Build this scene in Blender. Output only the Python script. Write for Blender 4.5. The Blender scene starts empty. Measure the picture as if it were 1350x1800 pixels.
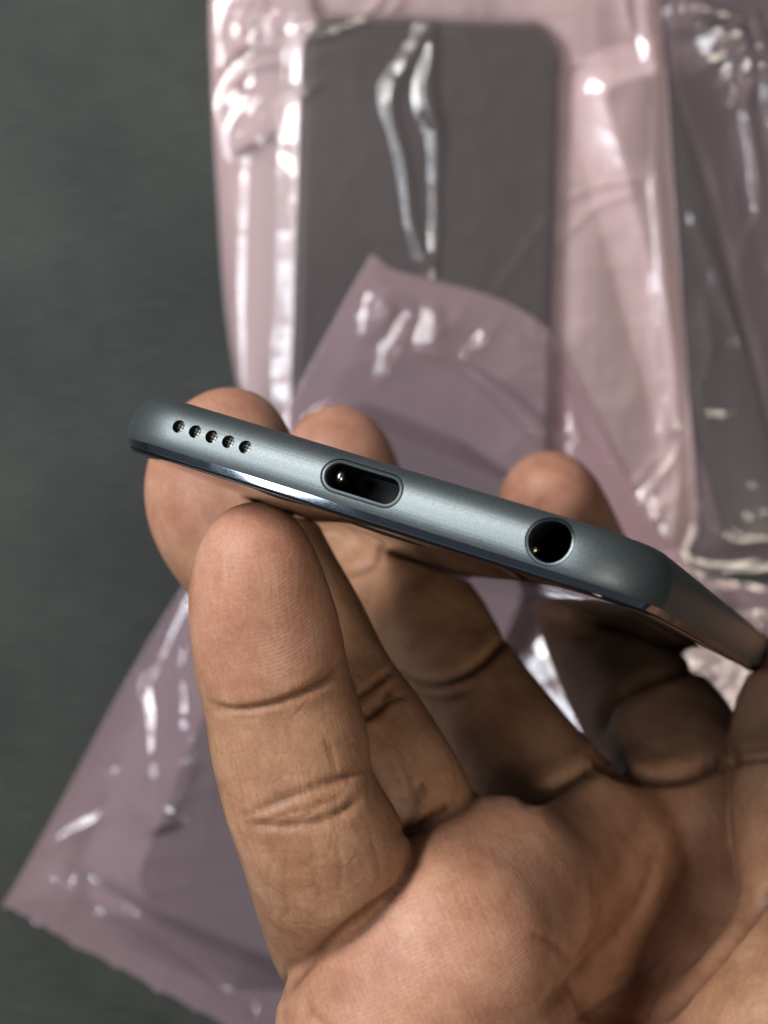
import bpy, bmesh, math, random
import numpy as np
from mathutils import Matrix, Vector

random.seed(4)
rng = np.random.default_rng(11)
SC = bpy.context.scene
COL = SC.collection

# ------------------------------------------------------------------ camera, world, lamps
F = 2755.0                # focal length in photo pixels (1350 x 1800 frame)
H = 375.0                 # camera height above the table, mm
MM = 0.001

cam = bpy.data.cameras.new('camera')
cam.sensor_fit = 'HORIZONTAL'
cam.sensor_width = 36.0
cam.lens = F / 1350.0 * 36.0
cam.clip_start = 0.005
cam.clip_end = 20.0
cam.dof.use_dof = True
cam.dof.focus_distance = 0.156
cam.dof.aperture_fstop = 40.0
cam.dof.aperture_blades = 0
cam_o = bpy.data.objects.new('camera', cam)
COL.objects.link(cam_o)
cam_o.location = (0, 0, H * MM)
SC.camera = cam_o

SC.render.resolution_x = 768
SC.render.resolution_y = 1024
SC.view_settings.view_transform = 'Standard'
SC.view_settings.look = 'None'
SC.view_settings.exposure = 0.0
SC.view_settings.gamma = 1.0
SC.cycles.transparent_max_bounces = 24
SC.cycles.max_bounces = 8
SC.cycles.use_denoising = True

world = bpy.data.worlds.new('World')
SC.world = world
world.use_nodes = True
bgn = world.node_tree.nodes['Background']
bgn.inputs[0].default_value = (0.80, 0.88, 1.0, 1)
bgn.inputs[1].default_value = 0.09


def lamp(name, direction, dist, sx, sy, power, colour, target=(0.0, 0.0, 0.15)):
    l = bpy.data.lights.new(name, 'AREA')
    l.shape = 'RECTANGLE'
    l.size = sx
    l.size_y = sy
    l.energy = power
    l.color = colour
    o = bpy.data.objects.new(name, l)
    COL.objects.link(o)
    dv = Vector(direction).normalized()
    o.location = Vector(target) + dv * dist
    o.rotation_euler = (-dv).to_track_quat('-Z', 'Y').to_euler()
    return o


lamp('ceiling_light', (-0.54, 0.50, 0.68), 0.95, 0.40, 0.24, 10.0, (1.0, 0.99, 0.97))
lamp('ceiling_light', (0.30, -0.29, 0.91), 1.3, 0.36, 0.28, 4.8, (1.0, 0.90, 0.74))
lamp('tube_light', (-0.62, 0.16, 0.77), 1.2, 0.17, 0.60, 5.0, (0.84, 0.93, 1.0))
lamp('window_light', (-0.756, -0.63, 0.15), 1.2, 0.08, 0.24, 0.8, (0.84, 0.91, 1.0))


# ------------------------------------------------------------------ coordinates
def cam_pt(px, py, z):
    """photo pixel + distance from the lens (mm) -> camera space mm (x right, y down, z away)"""
    return np.array([(px - 675.0) * z / F, (py - 900.0) * z / F, z], float)


def to_world(p):
    """camera space mm -> world metres (table top is z = 0)"""
    p = np.asarray(p, float)
    out = np.empty_like(p)
    out[..., 0] = p[..., 0] * MM
    out[..., 1] = -p[..., 1] * MM
    out[..., 2] = (H - p[..., 2]) * MM
    return out


TS = H / F                # mm per photo pixel on the table


def mesh_obj(name, verts, faces, mat, parent=None, smooth=True, sharp=None):
    me = bpy.data.meshes.new(name)
    if isinstance(verts, np.ndarray):
        verts = verts.tolist()
    if isinstance(faces, np.ndarray):
        faces = faces.tolist()
    me.from_pydata(verts, [], faces)
    me.validate()
    if smooth:
        me.shade_smooth()
    if sharp is not None:
        me.set_sharp_from_angle(angle=math.radians(sharp))
    if mat is not None:
        me.materials.append(mat)
    o = bpy.data.objects.new(name, me)
    COL.objects.link(o)
    if parent is not None:
        o.parent = parent
    return o


def empty(name, label, cat, group=None):
    o = bpy.data.objects.new(name, None)
    o.empty_display_size = 0.01
    COL.objects.link(o)
    o['label'] = label
    o['category'] = cat
    if group:
        o['group'] = group
    return o


# ------------------------------------------------------------------ materials
def new_mat(name):
    m = bpy.data.materials.new(name)
    m.use_nodes = True
    nt = m.node_tree
    b = nt.nodes['Principled BSDF']
    return m, nt, b


def nd(nt, typ, **kw):
    n = nt.nodes.new(typ)
    for k, v in kw.items():
        if k == 'inp':
            for kk, vv in v.items():
                n.inputs[kk].default_value = vv
        else:
            setattr(n, k, v)
    return n


def lk(nt, a, b):
    nt.links.new(a, b)


def ramp(nt, src, stops):
    r = nt.nodes.new('ShaderNodeValToRGB')
    while len(r.color_ramp.elements) > 1:
        r.color_ramp.elements.remove(r.color_ramp.elements[-1])
    r.color_ramp.elements[0].position = stops[0][0]
    r.color_ramp.elements[0].color = stops[0][1]
    for p, c in stops[1:]:
        e = r.color_ramp.elements.new(p)
        e.color = c
    lk(nt, src, r.inputs[0])
    return r


def simple(name, col, rough, metal=0.0, spec=0.5):
    m, nt, b = new_mat(name)
    b.inputs['Base Color'].default_value = (*col, 1)
    b.inputs['Roughness'].default_value = rough
    b.inputs['Metallic'].default_value = metal
    b.inputs['Specular IOR Level'].default_value = spec
    # a trace of unevenness so that nothing is perfectly uniform
    tc = nd(nt, 'ShaderNodeTexCoord')
    n = nd(nt, 'ShaderNodeTexNoise', inp={'Scale': 900.0, 'Detail': 4.0})
    lk(nt, tc.outputs['Object'], n.inputs['Vector'])
    mr = nd(nt, 'ShaderNodeMapRange', inp={'To Min': max(0.0, rough - 0.04), 'To Max': rough + 0.06})
    lk(nt, n.outputs['Fac'], mr.inputs['Value'])
    lk(nt, mr.outputs[0], b.inputs['Roughness'])
    return m


def mat_anodised():
    m, nt, b = new_mat('anodised_aluminium')
    tc = nd(nt, 'ShaderNodeTexCoord')
    n = nd(nt, 'ShaderNodeTexNoise', inp={'Scale': 5200.0, 'Detail': 3.0})
    lk(nt, tc.outputs['Object'], n.inputs['Vector'])
    n2 = nd(nt, 'ShaderNodeTexNoise', inp={'Scale': 160.0, 'Detail': 5.0})
    lk(nt, tc.outputs['Object'], n2.inputs['Vector'])
    r = ramp(nt, n2.outputs['Fac'], [(0.3, (0.108, 0.126, 0.132, 1)), (0.7, (0.126, 0.144, 0.150, 1))])
    gr = ramp(nt, n.outputs['Fac'], [(0.34, (0.88, 0.88, 0.88, 1)), (0.66, (1.13, 1.13, 1.13, 1))])
    gx = nd(nt, 'ShaderNodeMix', data_type='RGBA', blend_type='MULTIPLY', inp={0: 1.0})
    lk(nt, r.outputs[0], gx.inputs[6])
    lk(nt, gr.outputs[0], gx.inputs[7])
    lk(nt, gx.outputs[2], b.inputs['Base Color'])
    b.inputs['Metallic'].default_value = 0.75
    mr = nd(nt, 'ShaderNodeMapRange', inp={'To Min': 0.43, 'To Max': 0.50})
    lk(nt, n2.outputs['Fac'], mr.inputs['Value'])
    lk(nt, mr.outputs[0], b.inputs['Roughness'])
    bp = nd(nt, 'ShaderNodeBump', inp={'Strength': 0.22, 'Distance': 0.00004})
    lk(nt, n.outputs['Fac'], bp.inputs['Height'])
    lk(nt, bp.outputs[0], b.inputs['Normal'])
    return m


M_ALU = mat_anodised()
M_CHAMFER = simple('polished_chamfer', (0.34, 0.38, 0.44), 0.05, 1.0)
M_GLASS = simple('black_cover_glass', (0.004, 0.004, 0.006), 0.03, 0.0, 0.6)
M_BLACK = simple('black_plastic', (0.005, 0.005, 0.006), 0.55, 0.0, 0.25)
M_LIP = simple('dark_steel_lip', (0.085, 0.096, 0.10), 0.33, 0.85)
M_STEEL = simple('socket_steel', (0.30, 0.29, 0.27), 0.2, 1.0)
M_GOLD = simple('contact_metal', (0.75, 0.62, 0.40), 0.2, 1.0)


def mat_grille():
    m, nt, b = new_mat('speaker_mesh')
    tc = nd(nt, 'ShaderNodeTexCoord')
    mp = nd(nt, 'ShaderNodeMapping')
    mp.inputs['Rotation'].default_value = (0, math.radians(38), 0)
    lk(nt, tc.outputs['Object'], mp.inputs['Vector'])
    ck = nd(nt, 'ShaderNodeTexChecker', inp={'Scale': 4400.0, 'Color1': (0.30, 0.29, 0.25, 1), 'Color2': (0.01, 0.01, 0.01, 1)})
    lk(nt, mp.outputs[0], ck.inputs['Vector'])
    lk(nt, ck.outputs[0], b.inputs['Base Color'])
    b.inputs['Roughness'].default_value = 0.45
    b.inputs['Metallic'].default_value = 0.5
    return m


M_GRILLE = mat_grille()


def mat_table():
    m, nt, b = new_mat('dark_mat_surface')
    tc = nd(nt, 'ShaderNodeTexCoord')
    mp = nd(nt, 'ShaderNodeMapping')
    mp.inputs['Scale'].default_value = (45, 420, 45)
    lk(nt, tc.outputs['Object'], mp.inputs['Vector'])
    n = nd(nt, 'ShaderNodeTexNoise', inp={'Scale': 2.2, 'Detail': 6.0, 'Roughness': 0.65})
    lk(nt, mp.outputs[0], n.inputs['Vector'])
    n2 = nd(nt, 'ShaderNodeTexNoise', inp={'Scale': 26.0, 'Detail': 5.0})
    lk(nt, tc.outputs['Object'], n2.inputs['Vector'])
    n3 = nd(nt, 'ShaderNodeTexNoise', inp={'Scale': 1500.0, 'Detail': 3.0})
    lk(nt, tc.outputs['Object'], n3.inputs['Vector'])
    mx = nd(nt, 'ShaderNodeMix', data_type='FLOAT', inp={0: 0.5})
    lk(nt, n.outputs['Fac'], mx.inputs[2])
    lk(nt, n2.outputs['Fac'], mx.inputs[3])
    r = ramp(nt, mx.outputs[0], [(0.36, (0.016, 0.019, 0.017, 1)), (0.50, (0.030, 0.034, 0.030, 1)), (0.66, (0.047, 0.051, 0.045, 1))])
    lk(nt, r.outputs[0], b.inputs['Base Color'])
    b.inputs['Roughness'].default_value = 0.62
    b.inputs['Specular IOR Level'].default_value = 0.35
    sp = ramp(nt, n3.outputs['Fac'], [(0.35, (0.62, 0.62, 0.62, 1)), (0.55, (1.0, 1.0, 1.0, 1)), (0.72, (1.7, 1.7, 1.7, 1))])
    tm = nd(nt, 'ShaderNodeMix', data_type='RGBA', blend_type='MULTIPLY', inp={0: 1.0})
    lk(nt, r.outputs[0], tm.inputs[6])
    lk(nt, sp.outputs[0], tm.inputs[7])
    lk(nt, tm.outputs[2], b.inputs['Base Color'])
    bp = nd(nt, 'ShaderNodeBump', inp={'Strength': 0.35, 'Distance': 0.0004})
    ad = nd(nt, 'ShaderNodeMath', operation='ADD')
    lk(nt, n.outputs['Fac'], ad.inputs[0])
    lk(nt, n3.outputs['Fac'], ad.inputs[1])
    lk(nt, ad.outputs[0], bp.inputs['Height'])
    lk(nt, bp.outputs[0], b.inputs['Normal'])
    return m


def mat_film(name, haze, tint, scatter):
    """hazy pink polythene film: part clear and tinted, part scattering, with a glossy skin"""
    m, nt, b = new_mat(name)
    nt.nodes.remove(b)
    out = nt.nodes['Material Output']
    tr = nd(nt, 'ShaderNodeBsdfTransparent', inp={'Color': (*tint, 1)})
    df = nd(nt, 'ShaderNodeBsdfDiffuse', inp={'Color': (*scatter, 1)})
    tl = nd(nt, 'ShaderNodeBsdfTranslucent', inp={'Color': (*scatter, 1)})
    m1 = nd(nt, 'ShaderNodeMixShader', inp={0: 0.3})
    lk(nt, df.outputs[0], m1.inputs[1])
    lk(nt, tl.outputs[0], m1.inputs[2])
    m2 = nd(nt, 'ShaderNodeMixShader')
    tc = nd(nt, 'ShaderNodeTexCoord')
    m2.inputs[0].default_value = haze
    lk(nt, tr.outputs[0], m2.inputs[1])
    lk(nt, m1.outputs[0], m2.inputs[2])
    gl = nd(nt, 'ShaderNodeBsdfGlossy', inp={'Color': (1, 1, 1, 1), 'Roughness': 0.10})
    fr = nd(nt, 'ShaderNodeFresnel', inp={'IOR': 1.62})
    n4 = nd(nt, 'ShaderNodeTexNoise', inp={'Scale': 420.0, 'Detail': 2.0})
    lk(nt, tc.outputs['Object'], n4.inputs['Vector'])
    bp = nd(nt, 'ShaderNodeBump', inp={'Strength': 0.25, 'Distance': 0.0003})
    lk(nt, n4.outputs['Fac'], bp.inputs['Height'])
    lk(nt, bp.outputs[0], gl.inputs['Normal'])
    m3 = nd(nt, 'ShaderNodeMixShader')
    lk(nt, fr.outputs[0], m3.inputs[0])
    lk(nt, m2.outputs[0], m3.inputs[1])
    lk(nt, gl.outputs[0], m3.inputs[2])
    lk(nt, m3.outputs[0], out.inputs['Surface'])
    return m


M_TABLE = mat_table()
M_FILM_TOP = mat_film('pink_film', 0.11, (0.985, 0.95, 0.955), (0.86, 0.70, 0.73))
M_FILM_BACK = mat_film('pink_film_doubled', 0.88, (0.96, 0.89, 0.90), (0.97, 0.775, 0.785))
M_FILM_THIN = mat_film('pink_film_thin', 0.24, (0.97, 0.91, 0.935), (0.95, 0.70, 0.765))
M_FILM_LOOSE = mat_film('pink_film_loose', 0.23, (0.985, 0.92, 0.94), (0.98, 0.72, 0.79))
M_FILM_MID = mat_film('pink_film_mid', 0.28, (0.96, 0.90, 0.92), (0.82, 0.62, 0.68))
M_DEVICE = simple('grey_device_back', (0.060, 0.058, 0.055), 0.42, 0.3)
M_SCREEN = simple('dark_front_glass', (0.050, 0.048, 0.046), 0.22)
M_DEVICE_DARK = simple('dark_device_back', (0.014, 0.013, 0.015), 0.42, 0.3)


# ------------------------------------------------------------------ numpy noise
_lat = rng.random((256, 256))


def vnoise(x, y, seed=0):
    x = x + seed * 37.31
    y = y + seed * 91.7
    xi = np.floor(x).astype(int)
    yi = np.floor(y).astype(int)
    fx = x - xi
    fy = y - yi
    fx = fx * fx * fx * (fx * (fx * 6 - 15) + 10)
    fy = fy * fy * fy * (fy * (fy * 6 - 15) + 10)
    a = _lat[xi & 255, yi & 255]
    b = _lat[(xi + 1) & 255, yi & 255]
    c = _lat[xi & 255, (yi + 1) & 255]
    d = _lat[(xi + 1) & 255, (yi + 1) & 255]
    return (a + (b - a) * fx) * (1 - fy) + (c + (d - c) * fx) * fy - 0.5


def ridged(x, y, seed=0, octv=4):
    s = 0
    a = 1.0
    for k in range(octv):
        s = s + a * (0.5 - np.abs(vnoise(x * 2 ** k, y * 2 ** k, seed + k)) * 2)
        a *= 0.5
    return s


def poly_dist(x, y, pts):
    """distance to a polyline and position along it (0..1)"""
    pts = np.asarray(pts, float)
    best = np.full(np.shape(x), 1e9)
    tt = np.zeros(np.shape(x))
    seg = np.hypot(*(pts[1:] - pts[:-1]).T)
    cum = np.concatenate([[0], np.cumsum(seg)])
    for i in range(len(pts) - 1):
        ax, ay = pts[i]
        bx, by = pts[i + 1]
        dx, dy = bx - ax, by - ay
        L2 = dx * dx + dy * dy + 1e-12
        h = np.clip(((x - ax) * dx + (y - ay) * dy) / L2, 0, 1)
        d = np.hypot(x - ax - h * dx, y - ay - h * dy)
        m = d < best
        best = np.where(m, d, best)
        tt = np.where(m, (cum[i] + h * seg[i]) / cum[-1], tt)
    return best, tt


def smooth01(x):
    x = np.clip(x, 0, 1)
    return x * x * (3 - 2 * x)


def catmull(pts, n):
    """dense Catmull-Rom through rows of any width"""
    P = np.asarray(pts, float)
    P = np.vstack([2 * P[0] - P[1], P, 2 * P[-1] - P[-2]])
    out = []
    for i in range(1, len(P) - 2):
        for k in range(n):
            t = k / n
            a, b, c, d = P[i - 1], P[i], P[i + 1], P[i + 2]
            out.append(0.5 * ((2 * b) + (-a + c) * t + (2 * a - 5 * b + 4 * c - d) * t * t + (-a + 3 * b - 3 * c + d) * t ** 3))
    out.append(P[-2])
    return np.array(out)


# ------------------------------------------------------------------ the table
def build_table():
    bm = bmesh.new()
    bmesh.ops.create_cube(bm, size=1.0)
    for v in bm.verts:
        v.co.x *= 1.5
        v.co.y *= 1.1
        v.co.z = v.co.z * 0.03 - 0.015
    bmesh.ops.bevel(bm, geom=bm.edges[:], offset=0.003, segments=3, affect='EDGES')
    me = bpy.data.meshes.new('table_top')
    bm.to_mesh(me)
    bm.free()
    me.materials.append(M_TABLE)
    o = bpy.data.objects.new('table_top', me)
    COL.objects.link(o)
    o['kind'] = 'structure'
    return o


build_table()


# ------------------------------------------------------------------ packed devices lying in the bags
def rrect(w, l, r, e, n=10):
    """rounded rectangle loop, centred, inset by e"""
    hw, hl, rr = w / 2 - e, l / 2 - e, max(r - e, 0.05)
    pts = []
    for cx, cy, a0 in ((hw - rr, hl - rr, 0), (-hw + rr, hl - rr, 90), (-hw + rr, -hl + rr, 180), (hw - rr, -hl + rr, 270)):
        for k in range(n + 1):
            a = math.radians(a0 + 90 * k / n)
            pts.append((cx + rr * math.cos(a), cy + rr * math.sin(a)))
    return pts


def loft(loops, cap0=True, cap1=True):
    n = len(loops[0])
    V = [p for L in loops for p in L]
    Fc = []
    for i in range(len(loops) - 1):
        for k in range(n):
            a = i * n + k
            b = i * n + (k + 1) % n
            Fc.append((a, b, b + n, a + n))
    if cap0:
        Fc.append(tuple(range(n - 1, -1, -1)))
    if cap1:
        Fc.append(tuple(range((len(loops) - 1) * n, len(loops) * n)))
    return V, Fc


def packed_device(name, label, cat, cx, cy, w, l, r, th, ang, z0, tilt, mat):
    """cx, cy in photo pixels on the table; w, l, r, th in mm"""
    root = empty(name, label, cat)
    prof = []
    for k in range(7):
        a = math.pi / 2 * k / 6
        prof.append((1.6 * (1 - math.sin(a)) , 1.6 * (1 - math.cos(a))))
    loops = []
    for e, t in prof:
        loops.append([(x * MM, y * MM, t * MM) for x, y in rrect(w, l, r, e)])
    for e, t in reversed(prof):
        loops.append([(x * MM, y * MM, (th - t) * MM) for x, y in rrect(w, l, r, e)])
    V, Fc = loft(loops)
    mesh_obj('back_shell', V, Fc, mat, root, sharp=40)
    lp = [[(x * MM, y * MM, t * MM) for x, y in rrect(w, l, r, e)] for e, t in ((2.1, th - 0.06), (2.1, th + 0.02), (2.3, th + 0.06))]
    V, Fc = loft(lp, False, True)
    mesh_obj('front_glass', V, Fc, M_DEVICE_DARK if mat is M_DEVICE_DARK else M_SCREEN, root, sharp=40)
    root.location = ((cx - 675) * TS * MM, (900 - cy) * TS * MM, z0 * MM)
    root.rotation_euler = Matrix.Rotation(math.radians(ang), 3, 'Z').to_euler()
    root.rotation_euler = (Matrix.Rotation(math.radians(ang), 3, 'Z') @ Matrix.Rotation(math.radians(tilt), 3, 'X')).to_euler()
    return root


# device description: centre px, size mm, angle (deg, counter-clockwise), height of underside at centre
DEV_A = dict(cx=737, cy=505, w=59.0, l=122.0, r=7.5, th=6.2, ang=-2.0, z0=1.4, tilt=0.0)
DEV_B = dict(cx=603, cy=1225, w=57.0, l=122.0, r=8.0, th=6.2, ang=-22.5, z0=7.6, tilt=4.2)
DEV_C = dict(cx=1226, cy=545, w=17.0, l=114.0, r=3.0, th=1.3, ang=15.4, z0=0.9, tilt=0.0)


def dev_sd(dv, x, y):
    """signed distance (mm) from px coords to the outline of a packed device"""
    X = (x - dv['cx']) * TS
    Y = -(y - dv['cy']) * TS
    a = math.radians(dv['ang'])
    lx = X * math.cos(a) + Y * math.sin(a)
    ly = -X * math.sin(a) + Y * math.cos(a)
    qx = np.abs(lx) - dv['w'] / 2 + dv['r']
    qy = np.abs(ly) - dv['l'] / 2 + dv['r']
    sd = np.hypot(np.maximum(qx, 0), np.maximum(qy, 0)) + np.minimum(np.maximum(qx, qy), 0) - dv['r']
    ztop = dv['z0'] + dv['th'] + ly * math.sin(math.radians(dv['tilt']))
    return sd, ztop


def tent(dv, x, y, run=16.0, pad=0.3, strip=False, tight_right=False):
    sd, zt = dev_sd(dv, x, y)
    if strip:
        # film pulled into two flat strips along the left side, tight round the others
        drop = np.interp(sd, [0.3, 5.2, 8.2, 12.0, 17.5], [0, 0.23, 0.62, 0.86, 1.0])
        tight = smooth01((sd - 0.3) / 5.0)
        X = (x - dv['cx']) * TS / (dv['w'] / 2)
        k = smooth01((-X - 0.75) / 0.25)
        return (zt + pad) * (1 - (drop * k + tight * (1 - k)))
    if tight_right:
        a = math.radians(dv['ang'])
        lx = (x - dv['cx']) * TS * math.cos(a) - (y - dv['cy']) * TS * math.sin(a)
        run = np.interp(lx, [2.0, 24.0], [run, 5.0])
    k = 1 - np.clip((sd - 0.3) / run, 0, 1)
    k = np.where(sd < 0.3, 1, k ** 1.6)
    return (zt + pad) * k


# ------------------------------------------------------------------ bags
def ridges(x, y, lst):
    h = np.zeros(np.shape(x))
    for pts, amp, wid in lst:
        P = catmull(pts, 6)
        m = (x > P[:, 0].min() - wid * 4) & (x < P[:, 0].max() + wid * 4) & (y > P[:, 1].min() - wid * 4) & (y < P[:, 1].max() + wid * 4)
        if not m.any():
            continue
        d, t = poly_dist(x[m], y[m], P)
        env = np.clip(np.minimum(t, 1 - t) * 7, 0.4, 1)
        wv = 1 + 0.35 * vnoise(t * 9, t * 0 + amp * 5, int(abs(pts[0][0])) % 50)
        h[m] += amp * env * wv * np.exp(-np.abs(d / (wid * 0.75)) ** 1.1)
    return h


def blobs(x, y, lst):
    """local crumples: bundles of straight sharp folds (cx, cy, rx, ry, amp mm, -, seed)"""
    h = np.zeros(np.shape(x))
    for cx, cy, rx, ry, amp, fr, sd in lst:
        w = np.exp(-(((x - cx) / rx) ** 2 + ((y - cy) / ry) ** 2) ** 2)
        m = w > 0.01
        if not m.any():
            continue
        r = np.random.default_rng(sd)
        xm, ym = x[m], y[m]
        acc = np.zeros(xm.shape)
        main = r.uniform(0, math.pi)
        for k in range(11):
            px, py = cx + r.normal() * rx * 0.55, cy + r.normal() * ry * 0.55
            an = main + r.normal() * 0.7
            ln = (rx + ry) * r.uniform(0.25, 0.6)
            wd = r.uniform(6, 15)
            u = (xm - px) * math.cos(an) + (ym - py) * math.sin(an)
            v = -(xm - px) * math.sin(an) + (ym - py) * math.cos(an) + 0.0012 * u * u * r.normal()
            vv = v / wd
            one = np.where(vv > 0, np.exp(-vv * r.uniform(0.8, 1.6)), np.exp(vv * r.uniform(0.3, 0.7)))
            acc += r.uniform(0.25, 0.6) * one * np.exp(-(u / ln) ** 2)
        h[m] += amp * w[m] * acc
    return h


def facets(x, y, lst):
    """flat strips of film that lean to the left: (left edge polyline, right edge polyline by y, slope)"""
    h = np.zeros(np.shape(x))
    for fc_ in lst:
        lft, rgt, slope = fc_[:3]
        ysl = fc_[3] if len(fc_) > 3 else 0.0
        lft = np.asarray(lft, float)
        rgt = np.asarray(rgt, float)
        y0, y1 = max(lft[0, 1], rgt[0, 1]), min(lft[-1, 1], rgt[-1, 1])
        xl = np.interp(y, lft[:, 1], lft[:, 0])
        xr = np.interp(y, rgt[:, 1], rgt[:, 0])
        env = smooth01((y - y0) / 25) * smooth01((y1 - y) / 40)
        up = np.clip(x - xl, 0, None) * TS * slope
        pk = np.clip(xr - xl, 0, None) * TS * slope
        down = pk * (1 - np.clip((x - xr) / (0.55 * (xr - xl) + 8), 0, 1))
        lift = np.clip(y - y0, 0, y1 - y0) * TS * ysl * smooth01((x - xl) / 22 + 0.3) * smooth01((xr - x) / 30 + 1)
        h += (np.where(x <= xr, up, down) + lift) * env
    return h


FAC_A = [
    ([(738, 40), (706, 110), (668, 165), (668, 200), (684, 250), (702, 330), (712, 400), (736, 505)], [(756, 40), (726, 110), (690, 165), (684, 200), (698, 250), (716, 330), (724, 400), (754, 505)], 0.35),
    ([(744, 40), (740, 110), (724, 165), (722, 200), (744, 250), (752, 330), (752, 400), (740, 505)], [(756, 40), (757, 110), (748, 165), (752, 200), (766, 250), (763, 330), (764, 400), (756, 505)], 0.35),
    ([(1128, 300), (1138, 420), (1150, 560), (1172, 760)], [(1146, 300), (1162, 420), (1176, 560), (1186, 760)], 0.34),
    ([(1108, -20), (1112, 60), (1130, 160)], [(1140, -20), (1146, 60), (1142, 160)], 0.36),
    ([(380, 20), (384, 60), (380, 110)], [(396, 20), (410, 60), (392, 110)], 0.36),
]
FAC_B = [
    ([(640, 520), (645, 560), (640, 610)], [(668, 520), (680, 560), (655, 610)], 0.36),
    ([(740, 540), (738, 600), (735, 640)], [(758, 540), (760, 600), (745, 640)], 0.36),
    ([(780, 640), (850, 700), (935, 790)], [(800, 640), (885, 700), (975, 790)], 0.34),
    ([(975, 640), (1010, 720), (1065, 830)], [(990, 640), (1035, 720), (1085, 830)], 0.36),
    ([(300, 1170), (298, 1240), (285, 1310)], [(322, 1170), (330, 1240), (300, 1310)], 0.34),
    ([(240, 1190), (250, 1280), (258, 1390)], [(252, 1190), (266, 1280), (272, 1390)], 0.36),
    ([(225, 1395), (240, 1430), (220, 1470)], [(272, 1395), (300, 1430), (240, 1470)], 0.33),
    ([(925, 1000), (902, 1080), (882, 1150), (868, 1250), (858, 1420)], [(1010, 1000), (1010, 1080), (1040, 1150), (1080, 1250), (1120, 1420)], 0.38, 0.12),
    ([(1190, 990), (1200, 1060), (1190, 1110)], [(1240, 990), (1260, 1060), (1230, 1110)], 0.35),
    ([(1270, 990), (1290, 1060), (1290, 1130)], [(1320, 990), (1345, 1060), (1330, 1130)], 0.35),
]
FAC_C = [
    ([(1268, 40), (1275, 110), (1295, 200)], [(1290, 40), (1310, 110), (1312, 200)], 0.36),
    ([(1322, 60), (1330, 130), (1335, 220)], [(1340, 60), (1352, 130), (1346, 220)], 0.36),
    ([(1300, 200), (1312, 290), (1318, 380)], [(1312, 200), (1326, 290), (1328, 380)], 0.36),
    ([(1198, 360), (1240, 480), (1285, 620)], [(1208, 360), (1256, 480), (1293, 620)], 0.34),
]
RID_A = [
    ([(752, 56), (715, 110), (678, 160), (672, 200), (690, 250), (706, 300), (712, 370), (724, 430), (750, 492)], 0.35, 5),
    ([(754, 60), (752, 110), (742, 160), (740, 190), (756, 235), (762, 300), (760, 370), (764, 430), (752, 488)], 0.30, 5),
    ([(700, 0), (660, 35), (600, 62), (540, 82), (470, 98), (420, 130), (388, 180), (392, 225), (420, 245)], 0.8, 9),
    ([(372, 60), (430, 45), (500, 42), (580, 38), (650, 10), (680, -30)], 0.7, 8),
    ([(375, 90), (384, 120), (400, 95), (430, 60), (480, 30), (540, -10)], 0.6, 8),
    ([(420, 250), (445, 225), (480, 205), (505, 185), (560, 165)], 0.7, 9),
    ([(1150, -20), (1152, 120), (1146, 260), (1140, 330), (1150, 430), (1158, 520), (1172, 640), (1186, 800)], 0.55, 12),
    ([(1085, -20), (1100, 50), (1130, 80), (1150, 160)], 0.6, 14),
    ([(1195, 780), (1180, 860), (1165, 920), (1150, 960)], 0.8, 14),
    ([(1110, 900), (1140, 850), (1175, 800), (1195, 770)], 0.5, 8),
    ([(980, 120), (1030, 108), (1090, 112)], 0.35, 10),
    ([(840, 560), (900, 470), (960, 390), (1030, 330), (1130, 320)], 0.22, 8),
    ([(980, 420), (1050, 360), (1120, 340)], 0.2, 8),
]
BLOB_A = [
    (470, 40, 110, 60, 1.5, 0.016, 3), (430, 215, 70, 60, 1.3, 0.020, 9),
    (1165, 60, 60, 90, 0.9, 0.017, 12), (1170, 620, 34, 220, 0.6, 0.018, 15),
    (1165, 880, 60, 90, 1.3, 0.018, 21),
]
RID_B = [
    ([(655, 462), (690, 488), (760, 506), (830, 520), (880, 541)], 0.6, 7),
    ([(640, 590), (665, 545), (690, 530), (720, 560), (700, 610)], 0.9, 11),
    ([(925, 555), (935, 600), (965, 598)], 0.9, 6),
    ([(755, 545), (740, 610), (800, 650), (870, 710), (930, 770), (985, 800)], 0.8, 10),
    ([(960, 640), (1000, 700), (1050, 770), (1085, 830)], 0.8, 9),
    ([(660, 680), (690, 610), (720, 560)], 0.6, 9),
    ([(870, 570), (830, 610), (800, 640)], 0.5, 8),
    ([(930, 780), (990, 760), (1060, 800), (1120, 880)], 0.7, 9),
    ([(245, 1190), (258, 1280), (268, 1360), (262, 1400)], 0.8, 8),
    ([(330, 1100), (318, 1180), (325, 1240), (300, 1300), (268, 1350)], 0.8, 10),
    ([(240, 1185), (290, 1195), (345, 1170)], 0.5, 8),
    ([(75, 1490), (150, 1450), (220, 1410), (270, 1385)], 0.7, 9),
    ([(330, 1265), (350, 1330), (320, 1400), (295, 1440)], 0.6, 12),
    ([(70, 1500), (160, 1545), (250, 1590), (340, 1640), (430, 1680), (560, 1740), (760, 1840), (900, 1910)], -0.6, 15),
    ([(60, 1530), (150, 1575), (240, 1620), (330, 1680), (400, 1740), (470, 1800)], 0.5, 11),
    ([(170, 1535), (200, 1530), (230, 1545)], 0.6, 8),
    ([(300, 1640), (340, 1690), (400, 1740), (460, 1790)], 0.5, 14),
    ([(1130, 1030), (1200, 1060), (1270, 1050), (1340, 1070)], 1.2, 11),
    ([(1180, 1040), (1250, 1090), (1330, 1110)], 1.0, 10),
]
BLOB_B = [
    (300, 1390, 110, 130, 1.0, 0.013, 5), (700, 590, 130, 80, 1.1, 0.014, 8), (960, 720, 130, 130, 1.1, 0.012, 14),
    (200, 1560, 220, 60, 0.5, 0.014, 19), (950, 1150, 130, 200, 0.3, 0.012, 25), (1250, 1060, 170, 90, 1.8, 0.014, 27),
]
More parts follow.
